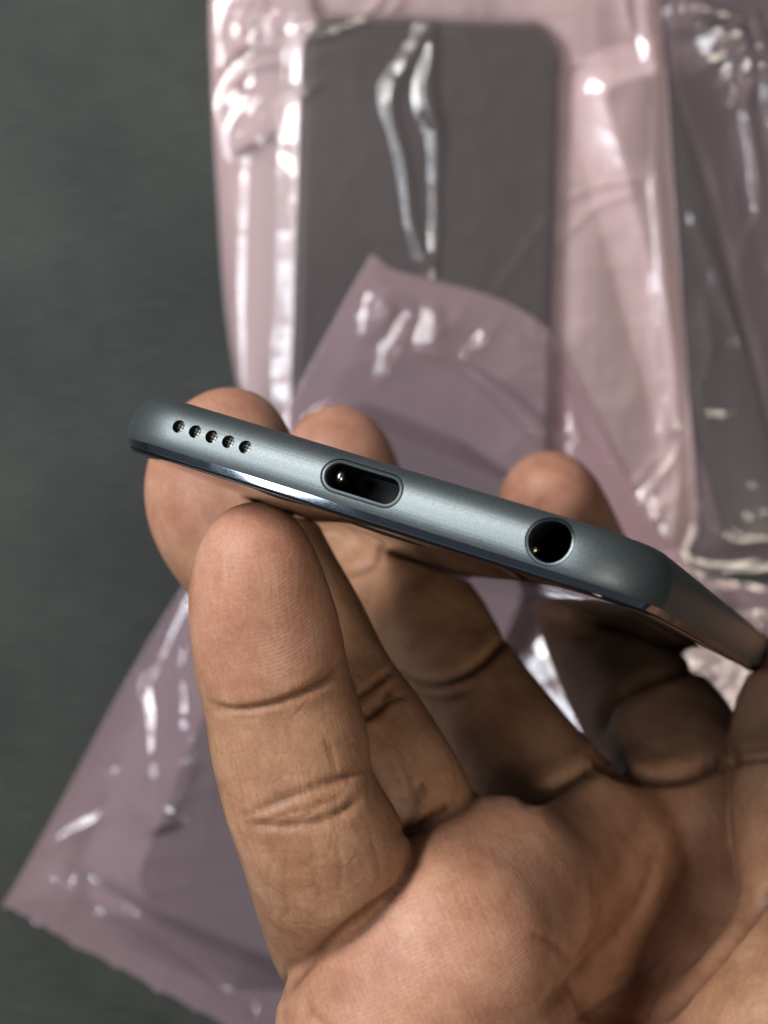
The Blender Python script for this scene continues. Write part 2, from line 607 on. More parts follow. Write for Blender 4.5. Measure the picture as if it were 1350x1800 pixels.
RID_C = [
    ([(1260, 60), (1290, 110), (1300, 170), (1310, 230), (1320, 300), (1325, 370)], 1.0, 10),
    ([(1200, 360), (1225, 430), (1250, 500), (1280, 570), (1300, 620)], 0.8, 8),
    ([(1320, 20), (1330, 90), (1345, 160), (1360, 250)], 0.9, 10),
    ([(1190, 10), (1230, 15), (1290, 30), (1350, 40)], 0.8, 9),
    ([(1230, 520), (1240, 620), (1225, 680)], 0.6, 16),
    ([(1225, 880), (1235, 920), (1260, 935)], 0.6, 9),
    ([(1215, 1010), (1270, 1003), (1350, 985)], 0.9, 9),
    ([(1190, 190), (1240, 330), (1290, 520), (1340, 720), (1370, 850)], -0.7, 11),
]
BLOB_C = [(1300, 90, 85, 90, 2.4, 0.020, 31), (1200, 30, 60, 40, 1.2, 0.022, 33), (1240, 640, 60, 140, 0.4, 0.012, 36),
          (1320, 400, 60, 160, 0.5, 0.012, 38), (1290, 930, 100, 60, 0.3, 0.014, 41)]


def base_C(x, y):
    return np.full(np.shape(x), 0.15)


def bulk_C(x, y):
    return np.maximum(tent(DEV_C, x, y, 14, 0.35), 0.5 + 0 * x)


def inside_poly_soft(x, y, quad, run):
    """0 outside, 1 well inside a convex polygon (px)"""
    q = np.asarray(quad, float)
    d = np.full(np.shape(x), 1e9)
    for i in range(len(q)):
        a = q[i]
        b = q[(i + 1) % len(q)]
        nx, ny = -(b[1] - a[1]), b[0] - a[0]
        L = math.hypot(nx, ny)
        d = np.minimum(d, ((x - a[0]) * nx + (y - a[1]) * ny) / L)
    return smooth01(d / run + 1.0)


Q_C = [(1045, -420), (1700, -420), (1700, 1010), (1100, 1030)]
Q_A = [(366, -420), (1150, -420), (1222, 1000), (430, 1010)]


def base_A(x, y):
    return 0.2 + (bulk_C(x, y) + 0.9) * inside_poly_soft(x, y, Q_C, 200)


def bulk_A(x, y):
    return np.maximum(tent(DEV_A, x, y, 15, 0.25, True) - base_A(x, y), 0.5)


def base_B(x, y):
    ia = inside_poly_soft(x, y, Q_A, 60)
    ic = inside_poly_soft(x, y, Q_C, 60)
    h = 0.25 + np.maximum((base_A(x, y) + bulk_A(x, y) + 1.7) * ia, (bulk_C(x, y) + 1.8) * ic)
    # the film below the packed device never rises through it
    sd, zt = dev_sd(DEV_B, x, y)
    under = zt - DEV_B['th'] - 0.35
    k = smooth01(1.4 - np.maximum(sd, 0) / 6)
    return h * (1 - k) + np.minimum(h, under) * k


def bulk_B(x, y):
    return np.maximum(tent(DEV_B, x, y, 18, 0.25, tight_right=True) - base_B(x, y), 0.5)


def build_bag(name, label, P, base, bulk, rid, blo, fac, amp_noise, fr, seed, back=None, front=None, edge_px=60):
    """P: (nv, nu, 2) array of px positions of the bag's outline grid"""
    root = empty(name, label, 'bag')
    nv, nu = P.shape[:2]
    x = P[..., 0]
    y = P[..., 1]
    uu, vv = np.meshgrid(np.linspace(0, 1, nu), np.linspace(0, 1, nv))
    wpx = np.hypot(x[:, -1] - x[:, 0], y[:, -1] - y[:, 0])[:, None]
    hpx = np.hypot(x[-1] - x[0], y[-1] - y[0])[None]
    ed = np.minimum(np.minimum(uu, 1 - uu) * wpx, np.minimum(vv, 1 - vv) * hpx)
    ek = smooth01(ed / edge_px)
    b = base(x, y)
    wr = ridges(x, y, rid) + blobs(x, y, blo) + facets(x, y, fac)
    # anisotropic drape: long shallow folds plus faceted crinkle
    lo = vnoise(x * 0.010, y * 0.004, seed) * 1.1 + vnoise(x * 0.004, y * 0.009, seed + 5) * 0.8
    calm = np.exp(-((x - 975) / 110) ** 2 - ((y - 1190) / 190) ** 2)
    wedge = calm > 0.02
    wr = wr + amp_noise * (lo + 0.55 * ridged(x * fr, y * fr, seed + 2, 3))
    wr = wr + np.where(wedge, -0.8, 0.0) * amp_noise * (lo + 0.55 * ridged(x * fr, y * fr, seed + 2, 3)) * calm
    top = b + 0.35 + bulk(x, y) * ek + np.maximum(wr * (0.25 + 0.75 * ek), -0.2 - 0.5 * ek)
    # never pass below the sheet under it
    top = np.maximum(top, b + 0.25)
    bot = b + 0.05 * np.ones_like(b)
    idx = np.arange(nv * nu).reshape(nv, nu)
    fc = np.stack([idx[:-1, :-1], idx[1:, :-1], idx[1:, 1:], idx[:-1, 1:]], -1).reshape(-1, 4)

    def sheet(nm, z, mat):
        V = np.stack([(x - 675) * TS * MM, (900 - y) * TS * MM, z * MM], -1).reshape(-1, 3)
        return mesh_obj(nm, V, fc, mat, root)
    sheet('top_film', top, front or M_FILM_TOP)
    sheet('bottom_film', bot, back)
    # welded seam: a thin rounded bead that runs round the edge of the film
    ring = [(0, k) for k in range(0, nu, 2)] + [(k, nu - 1) for k in range(0, nv, 2)] + \
           [(nv - 1, k) for k in range(nu - 1, -1, -2)] + [(k, 0) for k in range(nv - 1, -1, -2)]
    V = []
    Fc = []
    for i, (a, c) in enumerate(ring):
        p = np.array([(x[a, c] - 675) * TS, (900 - y[a, c]) * TS, (top[a, c] + bot[a, c]) / 2])
        a2, c2 = ring[(i + 1) % len(ring)]
        q = np.array([(x[a2, c2] - 675) * TS, (900 - y[a2, c2]) * TS, (top[a2, c2] + bot[a2, c2]) / 2])
        t = q - p
        t /= np.linalg.norm(t) + 1e-9
        s = np.cross(t, [0, 0, 1.0])
        for k in range(6):
            an = math.pi * 2 * k / 6
            V.append((p + s * 0.22 * math.cos(an) + np.array([0, 0, 0.22]) * math.sin(an)) * MM)
    n = len(ring)
    for i in range(n):
        for k in range(6):
            a = i * 6 + k
            b2 = i * 6 + (k + 1) % 6
            c = ((i + 1) % n) * 6 + (k + 1) % 6
            d = ((i + 1) % n) * 6 + k
            Fc.append((a, b2, c, d))
    mesh_obj('seam', np.array(V), Fc, M_FILM_MID, root)
    return root


def curve_at(pts, n):
    """n points evenly spaced by length along a smooth curve"""
    P = catmull(pts, 20)
    s = np.concatenate([[0], np.cumsum(np.hypot(*(P[1:] - P[:-1]).T))])
    t = np.linspace(0, s[-1], n)
    return np.stack([np.interp(t, s, P[:, 0]), np.interp(t, s, P[:, 1])], -1)


def lerp_grid(L, R):
    """rows from left edge curve to right edge curve"""
    nv = len(L)
    nu = 260
    u = np.linspace(0, 1, nu)[None, :, None]
    return L[:, None] * (1 - u) + R[:, None] * u


# bag C (right, lowest)
L = curve_at([(1030, -420), (1040, 0), (1055, 500), (1080, 900), (1100, 1012)], 340)
R = curve_at([(1700, -420), (1705, 200), (1700, 700), (1690, 990)], 340)
build_bag('plastic_bag', 'pink plastic bag at the right edge, partly under its neighbour', lerp_grid(L, R), base_C, bulk_C,
          RID_C, BLOB_C, FAC_C, 0.45, 0.012, 60, M_FILM_MID)
# bag A (upper middle)
L = curve_at([(368, -420), (369, 0), (374, 180), (382, 330), (397, 540), (415, 660), (445, 800), (455, 985)], 420)
R = curve_at([(1150, -420), (1160, 0), (1170, 200), (1186, 430), (1204, 680), (1222, 905), (1218, 948), (1190, 985)], 420)
build_bag('plastic_bag', 'pink plastic bag lying flat at the top with a grey handset inside', lerp_grid(L, R), base_A, bulk_A,
          RID_A, BLOB_A, FAC_A, 0.30, 0.010, 70, M_FILM_BACK)
# bag B (lower left, on top)
T = curve_at([(655, 460), (690, 486), (760, 505), (880, 541), (965, 600), (1020, 690), (1075, 800), (1130, 900), (1220, 1000), (1340, 1030), (1460, 1040)], 420)
s = np.linspace(0, 1, 420)
B = np.stack([8 + s * 900, 1590 + s * 490], -1)
saw = np.abs(((s * 13.3 + 0.5 * vnoise(s * 9, s * 0, 7)) % 1) - 0.5) * 2
B[:, 0] += -0.47 * (7 * saw ** 4 - 2) + 5 * vnoise(s * 60, s * 0, 3)
B[:, 1] += 0.88 * (7 * saw ** 4 - 2) + 6 * vnoise(s * 60, s * 0, 4)
v = np.linspace(0, 1, 460)[:, None, None]
PB = T[None] * (1 - v) + B[None] * v
PB[..., 0] += 10 * np.sin(v[..., 0] * 7.0) * (1 - s[None]) * np.sin(v[..., 0] * math.pi)
build_bag('plastic_bag', 'pink plastic bag with a torn ragged end lying diagonally under the hand', PB, base_B, bulk_B,
          RID_B, BLOB_B, FAC_B, 0.22, 0.009, 80, M_FILM_THIN, M_FILM_LOOSE)

packed_device('handset', 'grey handset with rounded corners inside the upper pink bag', 'phone', mat=M_DEVICE, **DEV_A)
packed_device('handset', 'dark handset tilted inside the diagonal pink bag below the hand', 'phone', mat=M_DEVICE_DARK, **DEV_B)
packed_device('flat_panel', 'narrow dark grey panel inside the pink bag at the right', 'panel', mat=M_DEVICE, **DEV_C)


# ------------------------------------------------------------------ the player held in the hand
C0 = np.array([-2.273, -2.355, 147.137])
Wv = np.array([0.8906, 0.2796, -0.3586])
Nv = np.array([0.3160, -0.9477, 0.0458])
Dv = np.array([0.3270, 0.1541, 0.9324])
PW, PL, PR = 58.6, 123.4, 8.5      # width, length, corner radius


def flip(v):
    return Vector((v[0], -v[1], -v[2]))


def build_player():
    root = empty('media_player', 'dark grey aluminium media player held in the hand, bottom end with sockets facing up', 'media player')
    w, d, n = flip(Wv).normalized(), flip(Dv), flip(Nv)
    d = (d - w * d.dot(w)).normalized()
    n = w.cross(d)
    M = Matrix((w, d, n)).transposed().to_4x4()
    M.translation = Vector(to_world(C0))
    root.matrix_world = M
    # local axes: x across the width, y from the bottom end along the length, z towards the back

    def loop(e, t, nseg=14):
        return [(x * MM, (y + PL / 2) * MM, t * MM) for x, y in rrect(PW, PL, PR, e, nseg)]
    # ---- shell
    loops = [loop(1.1, -2.35), loop(0.31, -2.07), loop(0.29, -2.04), loop(0.17, -1.74), loop(0.075, -1.40), loop(0.02, -1.05), loop(0.0, -0.7), loop(0.0, -0.45), loop(0.0, -0.2)]
    for k in range(1, 15):
        a = math.pi / 2 * k / 14
        loops.append(loop(2.3 * (1 - math.cos(a)), -0.2 + 3.25 * math.sin(a)))
    V, Fc = loft(loops)
    body = mesh_obj('body', V, Fc, M_ALU, root)
    # ---- cutters
    tc = 0.42

    def stadium(hw, hh, nseg=14):
        pts = []
        for k in range(nseg + 1):
            a = math.pi / 2 - math.pi * k / nseg
            pts.append((hw - hh + hh * math.cos(a), hh * math.sin(a)))
        for k in range(nseg + 1):
            a = -math.pi / 2 - math.pi * k / nseg
            pts.append((-(hw - hh) + hh * math.cos(a), hh * math.sin(a)))
        return pts

    def circle(r, nseg=36):
        return [(r * math.cos(2 * math.pi * k / nseg), -r * math.sin(2 * math.pi * k / nseg)) for k in range(nseg)]

    def surf(t, y):
        # how far the rounded edge of the shell falls back at height t (parts near the mouth follow it)
        q = min(max((t + 0.2) / 3.25, 0), 1)
        low = np.interp(t, [-2.04, -1.74, -1.40, -1.05, -0.7], [0.29, 0.17, 0.075, 0.02, 0.0])
        return (2.3 * (1 - math.sqrt(1 - q * q)) + float(low)) * (1 if 0 < y < 2.2 else 0)

    def tube(outline, x0, levels, cap0, cap1, fn=None):
        """loft of an outline in x-z swept along y; levels = [(scale offset, y)]"""
        lp = [[((x0 + px) * MM, (y + surf(tc + pz, y)) * MM, (tc + pz) * MM) for px, pz in outline(e)] for e, y in levels]
        return loft(lp, cap0, cap1)

    def cutter(outline, x0, depth):
        V, Fc = tube(outline, x0, [(0, -1.5), (0, depth)], True, True)
        o = mesh_obj('cutter', V, Fc, None, root, smooth=False)
        bm = bmesh.new()
        bm.from_mesh(o.data)
        bmesh.ops.recalc_face_normals(bm, faces=bm.faces[:])
        bm.to_mesh(o.data)
        bm.free()
        return o
    bm = bmesh.new()
    bm.from_mesh(body.data)
    bmesh.ops.recalc_face_normals(bm, faces=bm.faces[:])
    bm.to_mesh(body.data)
    bm.free()
    S_SP = [-20.36 + 1.9075 * k for k in range(5)]
    S_J = 19.02
    cuts = [cutter(lambda e: stadium(4.30 - e, 1.72 - e), 0.0, 9.0), cutter(lambda e: circle(2.28 - e), S_J, 12.0)]
    for sx in S_SP:
        cuts.append(cutter(lambda e: circle(0.66 - e, 24), sx, 2.5))
    for c in cuts:
        md = body.modifiers.new('cut', 'BOOLEAN')
        md.operation = 'DIFFERENCE'
        md.solver = 'EXACT'
        md.object = c
    dg = bpy.context.evaluated_depsgraph_get()
    me = bpy.data.meshes.new_from_object(body.evaluated_get(dg))
    body.modifiers.clear()
    body.data = me
    for c in cuts:
        bpy.data.objects.remove(c, do_unlink=True)
    me.shade_smooth()
    me.set_sharp_from_angle(angle=math.radians(28))
    wn = body.modifiers.new('weighted', 'WEIGHTED_NORMAL')
    wn.keep_sharp = True
    wn.weight = 90
    # ---- polished chamfer round the glass
    V, Fc = loft([loop(0.28, -2.08), loop(0.31, -2.12), loop(0.72, -2.70), loop(0.78, -2.74), loop(1.6, -2.74)], False, False)
    mesh_obj('chamfer', V, Fc, M_CHAMFER, root, sharp=20)
    # ---- cover glass
    V, Fc = loft([loop(0.90, -2.60), loop(0.90, -2.92), loop(0.96, -3.03), loop(1.08, -3.10), loop(1.24, -3.12)], True, True)
    glass = mesh_obj('cover_glass', V, Fc, M_GLASS, root, sharp=60)
    V, Fc = loft([loop(0.76, -2.68), loop(0.76, -2.80), loop(0.93, -2.84)], False, False)
    mesh_obj('gasket', V, Fc, M_BLACK, glass, sharp=40)
    # home button recess ring on the glass
    lp = []
    for r, t in ((4.6, -3.13), (4.3, -3.16), (3.9, -3.14), (0.4, -3.128)):
        lp.append([(r * MM * math.cos(2 * math.pi * k / 40), (9.5 + r * math.sin(2 * math.pi * k / 40)) * MM, t * MM) for k in range(40)])
    V, Fc = loft(lp, False, True)
    mesh_obj('home_button', V, Fc, M_BLACK, glass)

    # ---- charging port
    st = lambda e: stadium(4.30 - e, 1.72 - e)
    V, Fc = tube(st, 0.0, [(0.10, 0.30), (0.11, 0.06), (0.16, 0.03), (0.37, 0.03), (0.43, 0.10), (0.45, 0.7)], False, False)
    port = mesh_obj('charging_port', V, Fc, M_ALU, root, sharp=35)
    V, Fc = tube(st, 0.0, [(-0.01, 0.20), (0.11, 0.20)], False, False)
    mesh_obj('shadow_gap', V, Fc, M_BLACK, port)
    V, Fc = tube(st, 0.0, [(0.45, 0.5), (0.45, 6.8)], False, True)
    mesh_obj('socket', V, Fc, M_BLACK, port, sharp=40)
    for sx in (-1,):
        bm = bmesh.new()
        bmesh.ops.create_uvsphere(bm, u_segments=16, v_segments=10, radius=0.5)
        for vv in bm.verts:
            vv.co = Vector(((sx * 2.75 + vv.co.x * 1.2) * MM, (1.7 + vv.co.y * 1.6) * MM, (tc + vv.co.z * 1.7) * MM))
        m2 = bpy.data.meshes.new('latch_spring')
        bm.to_mesh(m2)
        bm.free()
        m2.shade_smooth()
        m2.materials.append(M_STEEL)
        o = bpy.data.objects.new('latch_spring', m2)
        COL.objects.link(o)
        o.parent = port
    # ---- headphone jack
    ci = lambda e: circle(2.28 - e)
    V, Fc = tube(ci, S_J, [(0.05, 0.6), (0.06, 0.16), (0.10, 0.12), (0.26, 0.14), (0.33, 0.26), (0.36, 1.8)], False, False)
    jack = mesh_obj('headphone_jack', V, Fc, M_LIP, root, sharp=35)
    V, Fc = tube(ci, S_J, [(0.36, 1.5), (0.36, 10.5)], False, True)
    mesh_obj('bore', V, Fc, M_BLACK, jack, sharp=40)
    for an, y in ((215, 2.0), (330, 1.7), (20, 4.0)):
        bm = bmesh.new()
        bmesh.ops.create_uvsphere(bm, u_segments=14, v_segments=8, radius=0.42)
        a = math.radians(an)
        for vv in bm.verts:
            vv.co = Vector(((S_J + 1.85 * math.cos(a) + vv.co.x) * MM, (y + vv.co.y * 1.3) * MM, (tc + 1.85 * math.sin(a) + vv.co.z) * MM))
        m2 = bpy.data.meshes.new('contact')
        bm.to_mesh(m2)
        bm.free()
        m2.shade_smooth()
        m2.materials.append(M_GOLD if an == 215 else M_STEEL)
        o = bpy.data.objects.new('contact', m2)
        COL.objects.link(o)
        o.parent = jack

    # ---- speaker openings with their wire mesh
    for sx in S_SP:
        lp = [[((sx + px) * MM, (y + surf(tc + pz, y)) * MM, (tc + pz) * MM) for px, pz in circle(r, 24)] for r, y in ((0.655, 0.05), (0.655, 1.5))]
        V, Fc = loft(lp, False, False)
        hole = mesh_obj('speaker_hole', V, Fc, M_BLACK, root)
        lp = [[((sx + px) * MM, y * MM, (tc + pz) * MM) for px, pz in circle(r, 24)] for r, y in ((0.652, 0.95), (0.4, 1.02), (0.05, 1.05))]
        V, Fc = loft(lp, False, True)
        mesh_obj('wire_mesh', V, Fc, M_GRILLE, hole)
    return root


build_player()


def player_sd(p):
    """signed distance (mm) from camera-space points to the player's outer form"""
    q = p - C0
    s = q @ Wv
    t = q @ Nv
    u = q @ Dv - PL / 2
    qx = np.abs(s) - PW / 2 + PR
    qy = np.abs(u) - PL / 2 + PR
    sd = np.hypot(np.maximum(qx, 0), np.maximum(qy, 0)) + np.minimum(np.maximum(qx, qy), 0) - PR
    a = sd + 1.2
    b = np.abs(t) - 3.14 + 1.2
    return np.hypot(np.maximum(a, 0), np.maximum(b, 0)) + np.minimum(np.maximum(a, b), 0) - 1.2


# ------------------------------------------------------------------ the hand
# rows: photo px x, y, distance z (mm), radius (mm); first row = fingertip
PINKY = [(449, 968, 162, 4.9), (450, 1010, 163, 6.1), (456, 1060, 164.5, 6.9), (468, 1120, 166, 7.4), (477, 1175, 167, 7.45),
         (488, 1222, 168, 7.35), (501, 1268, 168.5, 7.75), (512, 1325, 168.5, 7.9), (523, 1392, 168, 7.5), (543, 1440, 168, 7.7),
         (574, 1505, 171, 8.6), (588, 1570, 178, 8.7), (610, 1650, 188, 9.0)]
RING = [(408, 772, 199, 6.2), (398, 808, 199.5, 8.3), (390, 855, 200, 9.3), (402, 905, 200, 9.4), (430, 955, 199, 9.0),
        (470, 1015, 196, 8.3), (520, 1110, 192, 8.4), (560, 1190, 189, 8.1), (594, 1245, 187, 7.9), (634, 1305, 186, 8.3),
        (690, 1395, 185, 8.3), (725, 1470, 190, 8.7), (775, 1560, 197, 9.5)]
MIDDLE = [(592, 790, 249, 6.8), (594, 820, 250, 8.7), (601, 865, 251, 9.5), (617, 930, 252, 9.3), (648, 992, 250, 8.6),
          (700, 1045, 244, 8.5), (752, 1100, 238, 8.8), (793, 1167, 232, 8.3), (833, 1227, 227, 8.4), (886, 1308, 221, 9.0),
          (945, 1392, 215, 9.4), (985, 1455, 212, 10.0)]
INDEX = [(962, 868, 250, 6.5), (968, 890, 254, 8.2), (984, 930, 262, 9.0), (1008, 985, 270, 9.4), (1036, 1055, 276, 9.6),
         (1064, 1130, 272, 9.7), (1099, 1200, 262, 9.8), (1143, 1262, 250, 10.4), (1177, 1312, 240, 10.8), (1195, 1375, 231, 10.6),
         (1200, 1440, 224, 11.0)]
THUMB = [(1476, 1120, 224, 6.5), (1468, 1160, 225, 8.6), (1450, 1215, 225, 9.9), (1425, 1280, 223, 10.6), (1420, 1340, 221, 10.2),
         (1432, 1410, 213, 10.9), (1450, 1500, 205, 11.2), (1478, 1600, 199, 12.0), (1480, 1720, 196, 14.5), (1440, 1860, 190, 17.0)]
PALM = [  # capsules: a(px,py,z,r) b(px,py,z,r)
    ((648, 1828, 173, 9.3), (790, 1652, 174.5, 9.8)),
    ((790, 1652, 174.5, 9.8), (862, 1572, 186, 9.6)),
    ((730, 1780, 177, 13.0), (810, 1990, 182, 18.0)),
    ((862, 1572, 187, 9.6), (1010, 1525, 211, 10.5)),
    ((700, 1680, 192, 8.0), (868, 1610, 203, 9.0)),
    ((1010, 1525, 213, 10.5), (1200, 1495, 227, 11.5)),
    ((868, 1610, 203, 9.0), (930, 1900, 205, 13.0)),
    ((1010, 1515, 216, 11.0), (1050, 1900, 212, 13.0)),
    ((1200, 1495, 229, 11.5), (1180, 1900, 213, 14.0)),
    ((1200, 1500, 228, 11.5), (1440, 1740, 222, 12.0)),
    ((1440, 1860, 192, 17.0), (1180, 2080, 196, 17.0)),
    ((800, 1980, 182, 17.0), (930, 2250, 192, 19.0)),
    ((1180, 2080, 196, 17.0), (1040, 2300, 198, 19.0)),
    ((930, 2250, 192, 19.0), (1040, 2300, 198, 19.0)),
    ((930, 2250, 192, 19.0), (1160, 3000, 205, 23.0)),
    ((1040, 2300, 198, 19.0), (1300, 3000, 212, 23.0)),
]
CHAINS = {'pinky': PINKY, 'ring': RING, 'middle': MIDDLE, 'index': INDEX, 'thumb': THUMB}


def dense(chain, n=3):
    D = catmull(chain, n)
    P = np.stack([(D[:, 0] - 675) * D[:, 2] / F, (D[:, 1] - 900) * D[:, 2] / F, D[:, 2]], -1)
    return P, D[:, 3]


def cone_d(p, a, b, ra, rb):
    ba = b - a
    L2 = ba @ ba
    pa = p - a
    h = np.clip((pa @ ba) / L2, 0, 1)
    return np.sqrt(((pa - h[:, None] * ba) ** 2).sum(1)) - (ra + (rb - ra) * h)


def smin(a, b, k):
    h = np.maximum(k - np.abs(a - b), 0) / k
    return np.minimum(a, b) - h * h * k * 0.25


BIG = 30.0


def chain_sd(p, P, r, k=0.0):
    d = np.full(len(p), BIG, np.float32)
    mg = 9.0
    pmin, pmax = p.min(0), p.max(0)
    for i in range(len(P) - 1):
        lo = np.minimum(P[i], P[i + 1]) - max(r[i], r[i + 1]) - mg
        hi = np.maximum(P[i], P[i + 1]) + max(r[i], r[i + 1]) + mg
        if (pmin > hi).any() or (pmax < lo).any():
            continue
        m = np.nonzero(((p > lo) & (p < hi)).all(1))[0]
        if len(m) == 0:
            continue
        v = cone_d(p[m], P[i], P[i + 1], r[i], r[i + 1])
        d[m] = smin(d[m], v, 1.2)
    return d


def palm_sd(p):
    d = np.full(len(p), BIG, np.float32)
    pmin, pmax = p.min(0), p.max(0)
    for a, b in PALM:
        A = cam_pt(*a[:3])
        Bq = cam_pt(*b[:3])
        mg = 10.0
        r = max(a[3], b[3])
        lo = np.minimum(A, Bq) - r - mg
        hi = np.maximum(A, Bq) + r + mg
        if (pmin > hi).any() or (pmax < lo).any():
            continue
        m = np.nonzero(((p > lo) & (p < hi)).all(1))[0]
        if len(m) == 0:
            continue
        v = cone_d(p[m], A, Bq, a[3], b[3])
        d[m] = smin(d[m], v, 8.0)
    return d


DENSE = {k: dense(c) for k, c in CHAINS.items()}
ORDER = ['pinky', 'ring', 'middle', 'index', 'thumb']
KP = {'pinky': 0.7, 'ring': 0.9, 'middle': 4.0, 'index': 4.0, 'thumb': 2.5}


def hand_sd(p):
    pd = palm_sd(p)
    d = pd.copy()
    for k in ORDER:
        f = chain_sd(p, *DENSE[k])
        d = np.minimum(d, smin(pd, f, KP[k]))
    # fingers that lie against each other keep a crease between them
    # soft flesh flattens where it bears on the player
    m = np.nonzero(d < 6)[0]
    if len(m):
        d[m] = np.maximum(d[m], 0.06 - player_sd(p[m]))
    return d


def build_hand_mesh(vox=0.39):
    lo = np.array([-33.0, -22.0, 150.0])
    hi = np.array([118.0, 168.0, 292.0])
    B = 8
    cs = vox * B
    nb = np.ceil((hi - lo) / cs).astype(int)
    # coarse pass
    ci = np.stack(np.meshgrid(*[np.arange(n) for n in nb], indexing='ij'), -1).reshape(-1, 3)
    cc = lo + (ci + 0.5) * cs
    dc = hand_sd(cc)
    act = np.abs(dc) < cs * 1.15
    N = nb * B + 1
    G = np.repeat(np.repeat(np.repeat(np.where(dc < 0, -1.0, 1.0).astype(np.float32).reshape(nb), B, 0), B, 1), B, 2)
    G = np.pad(G, ((0, 1), (0, 1), (0, 1)), mode='edge')
    off = np.stack(np.meshgrid(*[np.arange(B)] * 3, indexing='ij'), -1).reshape(-1, 3)
    ca = ci[act]
    for s in range(0, len(ca), 160):
        ii = (ca[s:s + 160, None] * B + off[None]).reshape(-1, 3)
        G[ii[:, 0], ii[:, 1], ii[:, 2]] = hand_sd(lo + ii * vox)
    # surface nets
    S = G < 0
    cnt = np.zeros(tuple(N - 1), np.int8)
    for a in (0, 1):
        for b in (0, 1):
            for c in (0, 1):
                cnt += S[a:N[0] - 1 + a, b:N[1] - 1 + b, c:N[2] - 1 + c]
    cells = np.stack(np.nonzero((cnt > 0) & (cnt < 8)), -1)
    vid = np.full(tuple(N - 1), -1, np.int32)
    vid[cells[:, 0], cells[:, 1], cells[:, 2]] = np.arange(len(cells))
    corners = np.array([(a, b, c) for a in (0, 1) for b in (0, 1) for c in (0, 1)])
    val = np.stack([G[cells[:, 0] + c[0], cells[:, 1] + c[1], cells[:, 2] + c[2]] for c in corners], 1)
    acc = np.zeros((len(cells), 3))
    n = np.zeros(len(cells))
    for i in range(8):
        for j in range(i + 1, 8):
            if np.abs(corners[i] - corners[j]).sum() != 1:
                continue
            a, b = val[:, i], val[:, j]
            m = (a < 0) != (b < 0)
            t = a[m] / (a[m] - b[m])
            acc[m] += corners[i] + t[:, None] * (corners[j] - corners[i])
            n[m] += 1
    V = lo + (cells + acc / n[:, None]) * vox
    quads = []
    for ax in range(3):
        o1, o2 = [(1, 2), (2, 0), (0, 1)][ax]
        sl0 = [slice(None)] * 3
        sl1 = [slice(None)] * 3
        sl0[ax] = slice(0, -1)
        sl1[ax] = slice(1, None)
        A = S[tuple(sl0)]
        Bm = S[tuple(sl1)]
        e = np.stack(np.nonzero(A != Bm), -1)
        ok = (e[:, o1] > 0) & (e[:, o2] > 0) & (e[:, o1] < N[o1] - 1) & (e[:, o2] < N[o2] - 1)
        e = e[ok]
        ins = A[e[:, 0], e[:, 1], e[:, 2]]
        u1 = np.zeros(3, int)
        u1[o1] = 1
        u2 = np.zeros(3, int)
        u2[o2] = 1
        g = lambda q: vid[q[:, 0], q[:, 1], q[:, 2]]
        q = np.stack([g(e - u1 - u2), g(e - u2), g(e), g(e - u1)], 1)
        q[~ins] = q[~ins][:, ::-1]
        quads.append(q)
    Q = np.concatenate(quads)
    Q = Q[(Q >= 0).all(1)]
    return V, Q


def vert_normals(V, Q):
    n = np.cross(V[Q[:, 2]] - V[Q[:, 0]], V[Q[:, 3]] - V[Q[:, 1]])
    out = np.zeros_like(V)
    for k in range(4):
        for a in range(3):
            out[:, a] += np.bincount(Q[:, k], n[:, a], len(V))
    return out / (np.linalg.norm(out, axis=1, keepdims=True) + 1e-12)


def laplacian(V, Q, it=3, lam=0.5, mask=None):
    E = np.concatenate([Q[:, [0, 1]], Q[:, [1, 2]], Q[:, [2, 3]], Q[:, [3, 0]]])
    deg = np.bincount(E[:, 0], minlength=len(V)) + np.bincount(E[:, 1], minlength=len(V))
    for _ in range(it):
        acc = np.zeros_like(V)
        for a in range(3):
            acc[:, a] = np.bincount(E[:, 0], V[E[:, 1], a], len(V)) + np.bincount(E[:, 1], V[E[:, 0], a], len(V))
        nv = acc / np.maximum(deg, 1)[:, None]
        k = lam if mask is None else lam * mask[:, None]
        V = V + (nv - V) * k
    return V


